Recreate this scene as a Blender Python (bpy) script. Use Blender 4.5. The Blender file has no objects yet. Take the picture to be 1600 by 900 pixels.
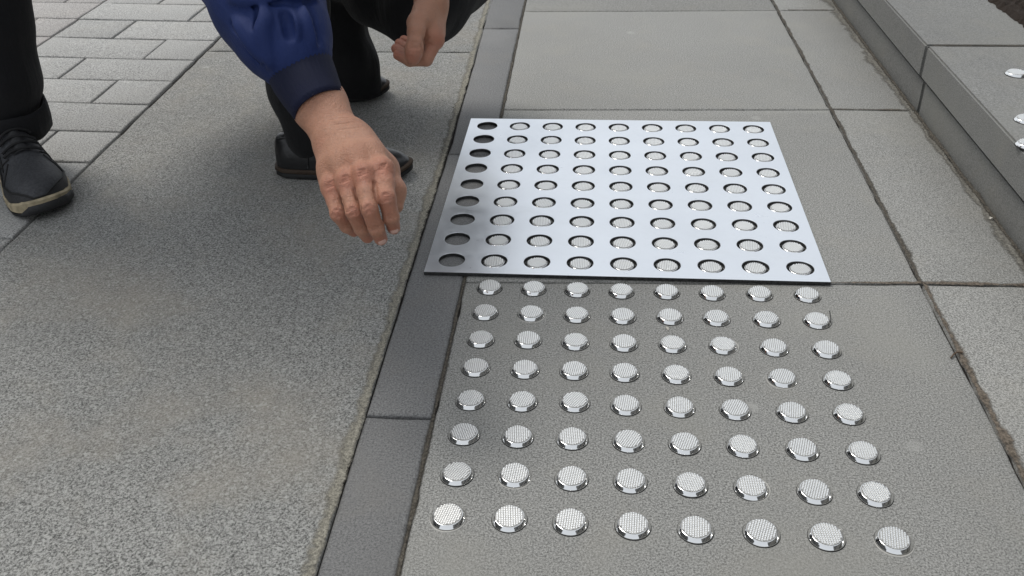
import bpy, bmesh, math, random
import numpy as np
from mathutils import Vector, Matrix, Euler
R = math.radians
random.seed(7); rng = np.random.default_rng(7)
SC = bpy.context.scene
COL = SC.collection

# ------------------------------------------------------------------ camera
CAM = np.array([0.14135719, -0.7090743, 0.75014479])
EUL = (R(57.49695315), R(1.21050108), R(4.46382996)); FPX = 1471.174
cam = bpy.data.cameras.new('camera'); co = bpy.data.objects.new('camera', cam); COL.objects.link(co)
co.location = CAM; co.rotation_euler = EUL
cam.sensor_width = 36; cam.lens = 36 * FPX / 1600; cam.clip_start = .02; cam.clip_end = 2000
SC.camera = co
# ------------------------------------------------------------------ sky, sun, exposure
SUN_EL, SUN_AZ = 58, -48          # degrees; azimuth from +Y towards +X
w = bpy.data.worlds.new('World'); SC.world = w; w.use_nodes = True
nt = w.node_tree; bg = nt.nodes['Background']
sky = nt.nodes.new('ShaderNodeTexSky'); sky.sky_type = 'NISHITA'; sky.sun_disc = False
sky.sun_elevation = R(SUN_EL); sky.sun_rotation = R(SUN_AZ); sky.dust_density = 2; sky.air_density = 1.0; sky.ozone_density = 1.0
hs = nt.nodes.new('ShaderNodeHueSaturation'); hs.inputs['Saturation'].default_value = .30
cl = nt.nodes.new('ShaderNodeMix'); cl.data_type = 'RGBA'; cl.inputs[0].default_value = .68      # thin even cloud over the clear sky
cl.inputs[7].default_value = (5.95, 6.25, 6.6, 1)
nt.links.new(sky.outputs[0], hs.inputs['Color']); nt.links.new(hs.outputs[0], cl.inputs[6]); nt.links.new(cl.outputs[2], bg.inputs[0])
bg.inputs[1].default_value = .12
sl = bpy.data.lights.new('sun', 'SUN'); sl.energy = 1.4; sl.angle = R(21); sl.color = (1, .965, .91)
so = bpy.data.objects.new('sun', sl); COL.objects.link(so)
sd = Vector((math.sin(R(SUN_AZ)) * math.cos(R(SUN_EL)), math.cos(R(SUN_AZ)) * math.cos(R(SUN_EL)), math.sin(R(SUN_EL))))
so.rotation_euler = sd.to_track_quat('Z', 'Y').to_euler(); so.location = sd * 5
vs = SC.view_settings; vs.view_transform = 'Standard'; vs.look = 'None'; vs.gamma = 1; vs.exposure = 0.30; vs.use_curve_mapping = False
SC.cycles.max_bounces = 8; SC.cycles.use_denoising = True

# ------------------------------------------------------------------ helpers
RM = np.array(Euler(EUL).to_matrix())
def ray(x, y): return RM @ np.array([(x - 800) / FPX, (450 - y) / FPX, -1.0])
def gp(x, y, z=0.0):
    d = ray(x, y); return CAM + (z - CAM[2]) / d[2] * d
def pd(x, y, dep): return CAM + dep * ray(x, y)

def tag(o, label=None, cat=None, group=None, kind=None):
    if label: o['label'] = label
    if cat: o['category'] = cat
    if group: o['group'] = group
    if kind: o['kind'] = kind
    return o
def link(name, me, parent=None, loc=None):
    o = bpy.data.objects.new(name, me); COL.objects.link(o)
    if parent: o.parent = parent
    if loc is not None: o.location = loc
    return o
def empty(name, loc=(0, 0, 0), rz=0):
    o = bpy.data.objects.new(name, None); COL.objects.link(o); o.location = loc; o.rotation_euler = (0, 0, rz)
    o.empty_display_size = .05; return o
def mesh(name, v, f, m, smooth=False):
    me = bpy.data.meshes.new(name)
    me.from_pydata([tuple(map(float, q)) for q in v], [], [tuple(int(i) for i in q) for q in f]); me.update()
    if m: me.materials.append(m)
    if smooth: me.polygons.foreach_set('use_smooth', [True] * len(me.polygons))
    return me
def smoothang(me, a=35):
    me.polygons.foreach_set('use_smooth', [True] * len(me.polygons))
    bm = bmesh.new(); bm.from_mesh(me)
    for e in bm.edges:
        if len(e.link_faces) == 2 and e.calc_face_angle(0) > R(a): e.smooth = False
    bm.to_mesh(me); bm.free()

# ------------------------------------------------------------------ materials
class NB:
    def __init__(s, name):
        s.m = bpy.data.materials.new(name); s.m.use_nodes = True; s.t = s.m.node_tree; s.b = s.t.nodes['Principled BSDF']
        g = s.t.nodes.new('ShaderNodeTexCoord'); s.pos = g.outputs['Object']; s.geo = s.t.nodes.new('ShaderNodeNewGeometry').outputs['Position']
    def n(s, ty, **kw):
        o = s.t.nodes.new(ty)
        for k, v in kw.items():
            if k.startswith('_'): setattr(o, k[1:], v)
            else: s.set(o.inputs[k.replace('__', ' ')] if not k.startswith('i') or not k[1:].isdigit() else o.inputs[int(k[1:])], v)
        return o
    def set(s, inp, v):
        if isinstance(v, bpy.types.NodeSocket): s.t.links.new(v, inp)
        elif isinstance(v, (int, float)) or len(v) == len(inp.default_value): inp.default_value = v
        else: inp.default_value = tuple(v) + (1,)
    def noise(s, scale, detail=3, rough=.55, dist=0, vec=None):
        o = s.n('ShaderNodeTexNoise', Scale=scale, Detail=detail, Roughness=rough, Distortion=dist, Vector=vec or s.geo); return o.outputs['Fac']
    def voro(s, scale, vec=None, out='Distance', feat='F1'):
        o = s.n('ShaderNodeTexVoronoi', _feature=feat, Scale=scale, Vector=vec or s.geo); return o.outputs[out]
    def ramp(s, fac, pts, inter='LINEAR'):
        o = s.n('ShaderNodeValToRGB', Fac=fac); cr = o.color_ramp; cr.interpolation = inter
        while len(cr.elements) < len(pts): cr.elements.new(.5)
        for e, (p, c) in zip(cr.elements, pts):
            e.position = p; c = (c, c, c) if isinstance(c, (int, float)) else c; e.color = tuple(c) + (1,)
        return o.outputs[0]
    def mix(s, fac, a, b, mode='MIX'):
        o = s.n('ShaderNodeMix', _data_type='RGBA', _blend_type=mode); s.set(o.inputs[0], fac); s.set(o.inputs[6], a); s.set(o.inputs[7], b); return o.outputs[2]
    def math(s, op, a, b=0.0, c=0.0):
        o = s.n('ShaderNodeMath', _operation=op); s.set(o.inputs[0], a); s.set(o.inputs[1], b); s.set(o.inputs[2], c); return o.outputs[0]
    def bump(s, h, dist=.001, strength=1.0, nrm=None):
        o = s.n('ShaderNodeBump', Height=h, Distance=dist, Strength=strength)
        if nrm: s.set(o.inputs['Normal'], nrm)
        return o.outputs[0]
    def out(s, col, rough=.6, metal=0, nrm=None, spec=None, **kw):
        s.set(s.b.inputs['Base Color'], col); s.set(s.b.inputs['Roughness'], rough); s.set(s.b.inputs['Metallic'], metal)
        if nrm: s.set(s.b.inputs['Normal'], nrm)
        if spec is not None: s.b.inputs['Specular IOR Level'].default_value = spec
        for k, v in kw.items(): s.set(s.b.inputs[k.replace('__', ' ')], v)
        return s.m

def stone(name, base, grain, contrast, mottle, tint=(.0, .0, .0), bump=.0006, rough=.75, pits=0.0, spec=.4):
    b = NB(name)
    g1 = b.noise(grain, 3, .7); g2 = b.noise(grain * 2.3, 2, .6); g3 = b.noise(grain * .33, 2, .5)
    gs = b.math('ADD', b.math('MULTIPLY', g1, .62), b.math('MULTIPLY', g2, .38))
    c = b.ramp(gs, [(.40, tuple(x * (1 - contrast) for x in base)), (.5, base), (.60, tuple(min(.8, x * (1 + contrast * .9)) for x in base))])
    big = b.noise(2.3, 5, .6); big2 = b.noise(9, 4, .6, .4)
    c = b.mix(b.math('MULTIPLY', b.ramp(big, [(.35, 0), (.68, 1)]), mottle), c, tuple(x * .62 for x in base), 'MIX')
    c = b.mix(b.ramp(big2, [(.52, 0), (.75, mottle * .9)]), c, tuple(x * y for x, y in zip(base, (1.25, 1.16, 1.02))))
    c = b.mix(b.ramp(b.noise(4.1, 4, .6), [(.5, 0), (.7, .55)]), c, tuple(x + t for x, t in zip(base, tint)))
    if pits:
        vo = b.math('ADD', b.voro(grain * .62), b.math('MULTIPLY', b.noise(grain * 1.4, 2), .35))
        pm = b.ramp(vo, [(.22, 1), (.34, 0)]); pm = b.math('MULTIPLY', pm, b.ramp(b.noise(grain * .25, 2), [(.42, .2), (.6, 1)]))
        c = b.mix(b.math('MULTIPLY', pm, pits), c, tuple(x * .22 for x in base))
        wv = b.ramp(b.voro(grain * .9, out='Color'), [(.74, 0), (.86, .55)])
        c = b.mix(b.math('MULTIPLY', wv, pits), c, tuple(min(.7, x * 1.9) for x in base))
    # scuffs, pale drips and one tone per stone
    sm = b.n('ShaderNodeMapping', Vector=b.geo); sm.inputs['Scale'].default_value = (38, 5, 20); sm.inputs['Rotation'].default_value = (0, 0, .7)
    sc_ = b.ramp(b.noise(3.2, 5, .75, .2, sm.outputs[0]), [(.63, 0), (.72, .35)]); c = b.mix(sc_, c, tuple(min(.7, x * 1.45) for x in base))
    sp_ = b.ramp(b.voro(5.5), [(.035, .5), (.075, 0)]); c = b.mix(b.math('MULTIPLY', sp_, b.ramp(b.noise(60, 4), [(.3, .3), (.6, 1)])), c, tuple(min(.7, x * 1.5) for x in base))
    rnd = b.n('ShaderNodeObjectInfo').outputs['Random']; c = b.mix(1.0, c, b.ramp(rnd, [(0, .84), (1, 1.0)]), 'MULTIPLY')
    h = b.math('ADD', b.math('MULTIPLY', gs, 1.0), b.math('MULTIPLY', g3, .5))
    return b.out(c, b.ramp(g1, [(.3, rough + .1), (.7, rough - .12)]), 0, b.bump(h, bump), spec)

M = {}
M['band'] = stone('granite_band', (.282, .281, .266), 360, .80, .38, (.045, .016, -.014), .0018, .8, .7)
M['brick'] = stone('paver', (.40, .397, .382), 320, .62, .2, (.01, .005, 0), .0010, .8, .35)
M['redbrick'] = stone('paver_red', (.40, .382, .366), 320, .62, .18, (.02, .005, 0), .0010, .8, .35)
M['slab'] = stone('slab_stone', (.278, .276, .260), 440, .68, .22, (.015, .012, 0), .0006, .72, .22)
M['kerb'] = stone('kerb_stone', (.182, .182, .180), 380, .46, .35, (.02, .018, .014), .0007, .65, 0)
M['step'] = stone('step_stone', (.21, .21, .20), 420, .45, .35, (.01, .01, .0), .0006, .68, .15)
M['mortar'] = stone('mortar', (.30, .275, .215), 420, .35, .3, (.02, .01, -.01), .001, .85, 0)
M['dirt'] = stone('joint_dirt', (.075, .066, .054), 300, .55, .4, (.03, .02, .01), .0012, .9, 0)
M['stain'] = stone('stain_film', (.12, .115, .098), 300, .4, .4, (.02, .015, .005), .0006, .8, 0)
M['bed'] = stone('bedding', (.028, .025, .022), 260, .4, .3, (.01, .008, .004), .001, .95, 0)
def far_ground():
    b = NB('far_paving')
    br = b.n('ShaderNodeTexBrick', Vector=b.geo, Scale=1.0, Color1=(.34, .335, .32), Color2=(.28, .275, .26), Mortar=(.08, .075, .07))
    br.inputs['Mortar Size'].default_value = .008; br.inputs['Brick Width'].default_value = .6; br.inputs['Row Height'].default_value = .3
    c = b.mix(b.ramp(b.noise(160, 3), [(.4, .0), (.6, .35)]), br.outputs[0], (.16, .16, .15))
    return b.out(c, .8)
M['ground'] = far_ground()
def chrome():
    b = NB('polished_steel'); n = b.noise(900, 2)
    return b.out((.84, .84, .83), b.ramp(n, [(.3, .04), (.7, .10)]), 1, b.bump(b.noise(220, 2), .00012))
M['chrome'] = chrome()
def knurl():
    b = NB('knurled_steel'); n = b.noise(1500, 2)
    return b.out((.95, .95, .935), b.ramp(n, [(.3, .30), (.7, .42)]), 1)
M['knurl'] = knurl()
M['groove'] = NB('grimy_steel').out((.34, .335, .32), .5, .8)
def glue():
    b = NB('glue'); return b.out((.40, .39, .36), .35, 0, b.bump(b.noise(400, 2), .0004))
M['glue'] = glue()
def platem():
    b = NB('plate_metal')
    st = b.n('ShaderNodeMapping', Vector=b.pos); st.inputs['Scale'].default_value = (4, 260, 40)
    s = b.noise(6, 3, .6, 0, st.outputs[0]); d = b.noise(5, 4)
    sm = b.noise(17, 5, .7, 1.2); sc_ = b.n('ShaderNodeMapping', Vector=b.pos); sc_.inputs['Scale'].default_value = (3, 90, 1); sc_.inputs['Rotation'].default_value = (0, 0, .35)
    scr = b.ramp(b.noise(14, 4, .8, .1, sc_.outputs[0]), [(.68, 0), (.76, .22)])
    c = b.mix(b.ramp(d, [(.4, 0), (.7, .5)]), (.81, .84, .875), (.70, .73, .765)); c = b.mix(b.ramp(sm, [(.52, 0), (.72, .22)]), c, (.68, .70, .72)); c = b.mix(scr, c, (.62, .64, .66))
    return b.out(c, b.math('ADD', b.ramp(sm, [(.3, .25), (.7, .34)]), b.math('MULTIPLY', s, .05)), .92, b.bump(s, .00006))
M['plate'] = platem()
def cutedge():
    b = NB('cut_edge'); n = b.noise(300, 3)
    return b.out(b.ramp(n, [(.35, .012), (.7, .05)]), .6, .3)
M['cutedge'] = cutedge()      # scorched laser-cut walls
def cloth(name, col, col2, weave=1500, rough=.85, sheen=.2, axis=(0, 0, 1), fold=.6):
    b = NB(name)
    dt = b.n('ShaderNodeVectorMath', _operation='DOT_PRODUCT'); b.set(dt.inputs[0], b.geo); dt.inputs[1].default_value = axis
    sc_ = b.n('ShaderNodeVectorMath', _operation='SCALE'); sc_.inputs[0].default_value = axis; b.set(sc_.inputs['Scale'], b.math('MULTIPLY', dt.outputs['Value'], .86))
    st = b.n('ShaderNodeVectorMath', _operation='SUBTRACT'); b.set(st.inputs[0], b.geo); b.set(st.inputs[1], sc_.outputs[0]); st = st.outputs[0]     # stretched along the limb
    n = b.noise(11, 4, .55); f = b.noise(weave, 2, .6); big = b.noise(26, 3, .5, .5, st)
    rg = b.ramp(b.math('ABSOLUTE', b.math('SUBTRACT', b.noise(13, 2, .5, .4, st), .5)), [(0, 0), (.09, 1)])
    c = b.mix(b.ramp(n, [(.35, 0), (.7, 1)]), col, col2); c = b.mix(b.math('MULTIPLY', f, .35), c, tuple(x * .5 for x in col))
    md = b.noise(75, 4, .7, .7, st); nr = b.bump(big, .008, fold); nr = b.bump(md, .0022, fold, nr); nr = b.bump(rg, .0018, fold * .5, nr); nr = b.bump(f, .0006, .8, nr)
    return b.out(c, rough, 0, nr, .35, Sheen__Weight=sheen, Sheen__Roughness=.5)
_ax = pd(462, 92, 1.16) - pd(384, -70, 1.225); AX = tuple(_ax / np.linalg.norm(_ax))
M['blue'] = cloth('blue_fabric', (.006, .020, .100), (.010, .028, .135), 900, .70, .02, AX, .48)
M['navy'] = cloth('navy_rib', (.006, .010, .042), (.005, .007, .022), 1500, .75, .03, AX, .25)
M['black'] = cloth('black_fabric', (.006, .006, .007), (.010, .010, .011), 1300, .9, .05)
M['blackb'] = cloth('black_twill', (.009, .009, .011), (.013, .013, .015), 1300, .9, .08)
def skin(name, base, red):
    b = NB(name)
    a = b.n('ShaderNodeAttribute', _attribute_name='blush').outputs['Fac']
    n = b.noise(60, 4, .6); n2 = b.noise(380, 3, .6); n3 = b.noise(24, 3)
    c = b.mix(b.ramp(n3, [(.35, 0), (.7, .55)]), base, tuple(x * y for x, y in zip(base, (.92, .8, .76))))
    c = b.mix(b.math('MULTIPLY', a, .75), c, red)
    c = b.mix(b.ramp(n, [(.55, 0), (.75, .35)]), c, tuple(x * .68 for x in base))
    vn = b.ramp(b.math('ABSOLUTE', b.math('SUBTRACT', b.noise(34, 2, .5, 1.2), .5)), [(0, .30), (.022, 0)]); c = b.mix(vn, c, tuple(x * y for x, y in zip(base, (.70, .74, .86))))     # faint veins
    fl_ = b.ramp(b.voro(300), [(.0, 1), (.5, .0)])
    pores = b.voro(900)
    h = b.math('ADD', b.math('MULTIPLY', n2, .7), b.math('MULTIPLY', pores, .6))
    wr = b.ramp(b.math('ABSOLUTE', b.math('SUBTRACT', b.noise(150, 3, .6, .6), .5)), [(0, 0), (.06, 1)]); nr = b.bump(n, .0018, .45); nr = b.bump(wr, .0005, .6, nr); nr = b.bump(h, .0008, 1.0, nr)
    return b.out(c, b.ramp(n2, [(.3, .42), (.7, .58)]), 0, nr, .45, Subsurface__Weight=.12, Subsurface__Radius=(.006, .0025, .0015), Subsurface__Scale=.5)
M['skin'] = skin('skin', (.47, .248, .163), (.44, .135, .090))
def simple(name, col, rough, bs=0, bd=.0005, spec=.5, var=.2):
    b = NB(name); n = b.noise(bs or 40, 4)
    c = b.mix(b.ramp(n, [(.35, 0), (.7, var)]), col, tuple(x * .45 for x in col))
    return b.out(c, rough, 0, b.bump(n, bd) if bs else None, spec)
M['nail'] = simple('nail', (.68, .43, .36), .22)
M['leather'] = simple('black_leather', (.010, .010, .011), .33, 90, .0008)
M['welt'] = simple('brown_welt', (.055, .037, .025), .7, 200, .0006, .3, .6)
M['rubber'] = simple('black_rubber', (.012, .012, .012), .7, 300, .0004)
M['sneaker'] = simple('sneaker_grey', (.058, .060, .066), .6, 260, .0009, .4, .75)
M['guard'] = simple('sneaker_guard', (.036, .036, .038), .62, 300, .0008, .4, .6)
M['creamsole'] = simple('cream_sole', (.50, .42, .28), .7, 60, .0012, .3, .9)
M['lace'] = simple('lace', (.012, .012, .013), .8, 900, .0005)
M['hair'] = simple('hair', (.012, .010, .009), .45, 300, .002)
M['mat'] = simple('coir', (.045, .034, .027), .95, 500, .004, .2, .8)
M['chip'] = simple('pale_chip', (.55, .52, .46), .7, 300)
M['twig'] = simple('twig', (.10, .065, .04), .8, 300)
M['wire'] = simple('dark_wire', (.02, .02, .02), .5)
M['eye'] = simple('eye_white', (.6, .58, .55), .2)

# ------------------------------------------------------------------ paving
def piece(name, poly, parent, m, zt=0.0, depth=.05, jit=.0012, bev=.0025, step=.03, tilt=.0):
    """a stone: outline with a slightly ragged, chamfered edge"""
    P = [Vector((a, b)) for a, b in poly]; pts = []
    for i in range(len(P)):
        a, b = P[i], P[(i + 1) % len(P)]; n = max(1, int((b - a).length / step)); t = (b - a).normalized(); nn = Vector((-t.y, t.x))
        off = 0
        for k in range(n):
            off = off * .6 + random.gauss(0, jit)
            e = 0 if k == 0 else off
            if k and random.random() < .05: e += jit * 3
            pts.append(a.lerp(b, k / n) + nn * max(-jit * .5, e))
    c = sum(pts, Vector((0, 0))) / len(pts); n = len(pts)
    gx, gy = random.gauss(0, tilt), random.gauss(0, tilt)
    def ring(ins, z):
        out = []
        for i in range(n):
            t = (pts[(i + 1) % n] - pts[i - 1]).normalized(); q = pts[i] + Vector((-t.y, t.x)) * ins
            out.append((q.x - c.x, q.y - c.y, z + gx * (q.x - c.x) + gy * (q.y - c.y)))
        return out
    v = ring(bev * 1.6, 0) + ring(bev * .5, -bev * .35) + ring(0, -bev) + ring(0, -depth)
    f = [tuple(range(n))]
    for r in range(3):
        for i in range(n):
            j = (i + 1) % n; f.append((r * n + i, (r + 1) * n + i, (r + 1) * n + j, r * n + j))
    me = mesh(name, v, f, m); smoothang(me, 50)
    return link(name, me, parent, (c.x, c.y, zt))
def sheet(name, x0, y0, x1, y1, z, m, kind='structure'):
    return tag(link(name, mesh(name, [(x0, y0, z), (x1, y0, z), (x1, y1, z), (x0, y1, z)], [(0, 1, 2, 3)], m)), kind=kind)
sheet('ground', -400, -400, 400, 400, -.052, M['ground'])
sheet('paving_bed', -3.2, -2.4, 2.6, 4.2, -.0075, M['bed'])
J = .0022
pav = tag(empty('pavement'), kind='structure')
def jy(a, b, c):
    return lambda x: np.interp(x, [-.04, .634, .81], [a, b, c])
joints = [jy(-1.58, -1.565, -1.562), jy(-.89, -.873, -.87), jy(-.205, -.185, -.182), jy(.4785, .5025, .5045), jy(1.163, 1.180, 1.1775), jy(1.8755, 1.890, 1.891), jy(2.575, 2.585, 2.586), jy(3.27, 3.275, 3.276), jy(3.9, 3.9, 3.9)]
xr = lambda y: float(np.interp(y, [-1.5, .085, .24, .5, 1.18, 2, 4], [.618, .6275, .630, .6335, .6405, .6435, .65]))
xk = lambda y: float(np.interp(y, [-1.5, 0, 1.15, 2, 4], [-.036, -.0395, -.0405, -.046, -.05]))
xl = lambda y: float(np.interp(y, [-1.5, -.08, .5, .92, 1.36, 2, 4], [-.116, -.1215, -.1250, -.1260, -.1325, -.145, -.155]))
XS = .8105
for a, b in zip(joints[:-1], joints[1:]):
    ya0, yb0 = float(a(-.04)), float(b(-.04)); ya1, yb1 = float(a(.634)), float(b(.634)); ya2, yb2 = float(a(.81)), float(b(.81))
    piece('slab', [(xk(ya0) + .0022, ya0 + J), (xr(ya1) - J * .8, ya1 + J), (xr(yb1) - J * .8, yb1 - J), (xk(yb0) + .0022, yb0 - J)], pav, M['slab'], random.uniform(-.0004, .0004), jit=.0005, step=.02)
    piece('slab', [(xr(ya1) + J * .8, ya1 + J * 1.3), (XS - .002, ya2 + J * 1.3), (XS - .002, yb2 - J), (xr(yb1) + J * .8, yb1 - J)], pav, M['slab'], random.uniform(-.0006, .0006), jit=.0007, step=.02)
kerb = tag(empty('kerb'), kind='structure')
ky = [-2.15, -1.38, -.61, .165, .935, 1.722, 2.49, 3.26, 3.95]
for a, b in zip(ky[:-1], ky[1:]):
    n = 5; L_ = [(xl(a + (b - a) * k / n), a + (b - a) * k / n) for k in range(n + 1)]
    L_[0] = (L_[0][0], a + J); L_[-1] = (L_[-1][0], b - J * .8)
    R_ = [(xk(b) - .0018, b - J * .8), (xk(a) - .0018, a + J)]
    piece('kerb_stone', [(L_[0][0] , L_[0][1]), (R_[1][0], R_[1][1]), (R_[0][0], R_[0][1])] + L_[::-1][:-1], kerb, M['kerb'], random.uniform(-.0003, .0003), jit=.0006, bev=.0035, step=.04)
band = tag(empty('stone_band'), kind='structure')
be = lambda y: float(np.interp(y, [-2, .53, 1.58, 4], [-.775, -.801, -.8215, -.85]))
by = [-2.2, -.32, 1.535, 3.3, 4.1]
for a, b in zip(by[:-1], by[1:]):
    piece('band_slab', [(be(a) + .003, a + J), (xl(a) - .0016, a + J), (xl(b) - .0016, b - J), (be(b) + .003, b - J)], band, M['band'], -.0008, jit=.0012, step=.03, bev=.003)
brk = tag(empty('brick_paving'), kind='structure')
rows = [.877 - .1468 * k for k in range(20, 0, -1)] + [.877, 1.024, 1.174, 1.318, 1.464, 1.618, 1.775, 1.93, 2.08, 2.23, 2.38, 2.53, 2.68, 2.83, 2.98, 3.13]
def rowy(r, x): return r - .055 * (x + .82) * max(0, min(1, (r - .6) / .8))
for i, (a, b) in enumerate(zip(rows[:-1], rows[1:])):
    full = (i - 20) % 2 == 1
    xs = [be(a) - .004, (-1.105 if full else -.955) - .012 * (a - 1.2), -1.278 - .02 * (a - 1.5)]
    s = -1.278 - .02 * (a - 1.5) - (.12 if full else .27)
    while s > -2.6: xs.append(s); s -= .275
    for k, (x1, x0) in enumerate(zip(xs[:-1], xs[1:])):
        g = .0032 if k else .0034
        piece('brick', [(x0 + .0032, rowy(a, x0) + .0034), (x1 - g, rowy(a, x1) + .0034), (x1 - g, rowy(b, x1) - .0034), (x0 + .0032, rowy(b, x0) - .0034)], brk,
              M['redbrick'] if k > 1 else M['brick'], random.uniform(-.0012, .0008), jit=.0006, step=.045, bev=.0028, tilt=.003)
# stepped stones on the right
stp = tag(empty('stone_step'), kind='structure')
def block(name, x0, y0, x1, y1, z0, z1, m, parent):
    bm = bmesh.new(); bmesh.ops.create_cube(bm, size=1)
    for v in bm.verts: v.co = Vector(((x1 - x0) * v.co.x, (y1 - y0) * v.co.y, (z1 - z0) * (v.co.z + .5)))
    bmesh.ops.bevel(bm, geom=bm.edges[:], offset=.0035, segments=2, affect='EDGES')
    me = bpy.data.meshes.new(name); bm.to_mesh(me); bm.free(); me.materials.append(m); smoothang(me, 40)
    return link(name, me, parent, ((x0 + x1) / 2, (y0 + y1) / 2, z0))
sy = [-1.75, -.28, 1.1765, 2.63, 4.1]
for a, b in zip(sy[:-1], sy[1:]):
    block('riser_stone', .8150 + random.uniform(-.001, .001), a + .0035, 1.9, b - .0035, -.05, .0640, M['step'], stp)
    block('tread_stone', .8040 + random.uniform(-.001, .001), a + .0035, 1.9, b - .0035, .0712, .137, M['step'], stp)
block('bed_stone', .84, -1.74, 1.89, 4.09, .0, .1335, M['bed'], stp)

def film(name, base, grain):
    """thin dust: thins out raggedly towards its border (attribute edge)"""
    b = NB(name); e = b.n('ShaderNodeAttribute', _attribute_name='edge').outputs['Fac']
    n1 = b.noise(120, 5, .7); n2 = b.noise(26, 4, .6); n3 = b.noise(grain, 3, .7)
    cov = b.math('ADD', b.math('MULTIPLY', n1, .9), b.math('MULTIPLY', n2, 1.1)); cov = b.math('SUBTRACT', b.math('SUBTRACT', cov, .30), b.math('MULTIPLY', e, .95))
    al = b.ramp(cov, [(.08, 0), (.55, 1)])
    c = b.ramp(n3, [(.32, tuple(x * .45 for x in base)), (.5, base), (.7, tuple(x * 1.7 for x in base))])
    return b.out(c, .9, 0, b.bump(n3, .0012), .2, Alpha=al)
M['dirt'] = film('joint_dirt', (.085, .076, .062), 300)
M['browndirt'] = film('brown_dirt', (.125, .104, .082), 240)
M['stain'] = film('grime', (.165, .157, .137), 300)
M['mortar'] = film('sand', (.25, .236, .196), 420)
def strip(name, line, wl, wr, m, z=.0006, rag=.3, thick=.0003, stepl=.006):
    """thin film of dirt along a line; wl, wr widths to each side"""
    pts = [Vector(q) for q in line]; seg = [0]
    for a, b in zip(pts[:-1], pts[1:]): seg.append(seg[-1] + (b - a).length)
    n = int(seg[-1] / stepl); v = []; f = []; ol = orr = 0; ed = []
    sx = [q.x for q in pts]; sy_ = [q.y for q in pts]; ph = random.uniform(0, 9)
    for i in range(n + 1):
        s = seg[-1] * i / n; c = Vector((float(np.interp(s, seg, sx)), float(np.interp(s, seg, sy_)))); u = s / seg[-1]
        s2 = min(s + .01, seg[-1]); s1 = max(0, s - .01)
        t = Vector((float(np.interp(s2, seg, sx) - np.interp(s1, seg, sx)), float(np.interp(s2, seg, sy_) - np.interp(s1, seg, sy_)))).normalized()
        nn = Vector((-t.y, t.x)); ol = .8 * ol + random.gauss(0, .4); orr = .8 * orr + random.gauss(0, .4)
        L_ = max(.0006, float(np.interp(u, np.linspace(0, 1, len(wl)), wl)) * 1.5 * (1 + rag * (ol + .5 * math.sin(s * 37 + ph))))
        R_ = max(.0006, float(np.interp(u, np.linspace(0, 1, len(wr)), wr)) * 1.5 * (1 + rag * (orr + .5 * math.sin(s * 29 + ph * 2))))
        for q, (off, ee) in enumerate(((L_, 1), (L_ * .5, .45), (0, 0), (-R_ * .5, .45), (-R_, 1))):
            p_ = c + nn * off; v.append((p_.x, p_.y, z + (thick if q == 2 else thick * .5 if q in (1, 3) else 0))); ed.append(ee)
    for i in range(n):
        for k in range(4): f.append((i * 5 + k, (i + 1) * 5 + k, (i + 1) * 5 + k + 1, i * 5 + k + 1))
    me = mesh(name, v, f, m)
    if me.polygons[1].normal.z < 0: me.flip_normals()
    at = me.attributes.new('edge', 'FLOAT', 'POINT'); at.data.foreach_set('value', ed)
    return tag(link(name, me), kind='stuff')
# sand and dirt in the joints
strip('mortar_strip', [(xl(y) - .0055, y) for y in np.linspace(-1.2, 3.2, 30)], [.0115], [.0050], M['mortar'], .0006, .15, .0003)
strip('joint_dirt', [(xk(y) + .0005, y) for y in np.linspace(-1.2, 3.2, 30)], [.0032], [.0034, .0036, .0030, .0025, .0025], M['dirt'], .0006, .25, .0003)
strip('joint_dirt', [(xr(y) + .003, y) for y in np.linspace(-.3, .5, 30)], [.004, .004, .0035, .003], [.015, .014, .009, .004], M['browndirt'], .0008, .3, .0008)
strip('joint_dirt', [(xr(y) + .001, y) for y in np.linspace(.5, 2.4, 30)], [.004, .003, .003, .003], [.006, .005, .004, .003], M['dirt'], .0008, .35, .0003)
strip('joint_dirt', [(x, float(joints[3](x))) for x in np.linspace(.50, .805, 12)], [.001, .0055, .006, .007], [.001, .0045, .005, .005], M['browndirt'], .0011, .35, .0004)
strip('joint_dirt', [(x, float(joints[4](x))) for x in np.linspace(.645, .805, 12)], [.003, .004, .004], [.004, .004, .005], M['dirt'], .0011, .35, .0004)
strip('joint_dirt', [(x, float(joints[5](x))) for x in np.linspace(.67, .805, 12)], [.003, .005, .004], [.004, .005, .005], M['dirt'], .0011, .35, .0004)
strip('step_grime', [(XS - .010, y) for y in np.linspace(-.2, 2.3, 40)], [.008, .009, .010, .008, .012, .017, .017], [.007], M['stain'], .0014, .4, .0002)
strip('step_dirt', [(XS - .0035, y) for y in np.linspace(-.2, 2.3, 40)], [.006], [.0045], M['dirt'], .0018, .35, .0004)
strip('step_dirt', [(x, 1.1765) for x in np.linspace(.815, 1.6, 14)], [.004], [.004], M['dirt'], .1374, .3, .0003)

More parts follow.
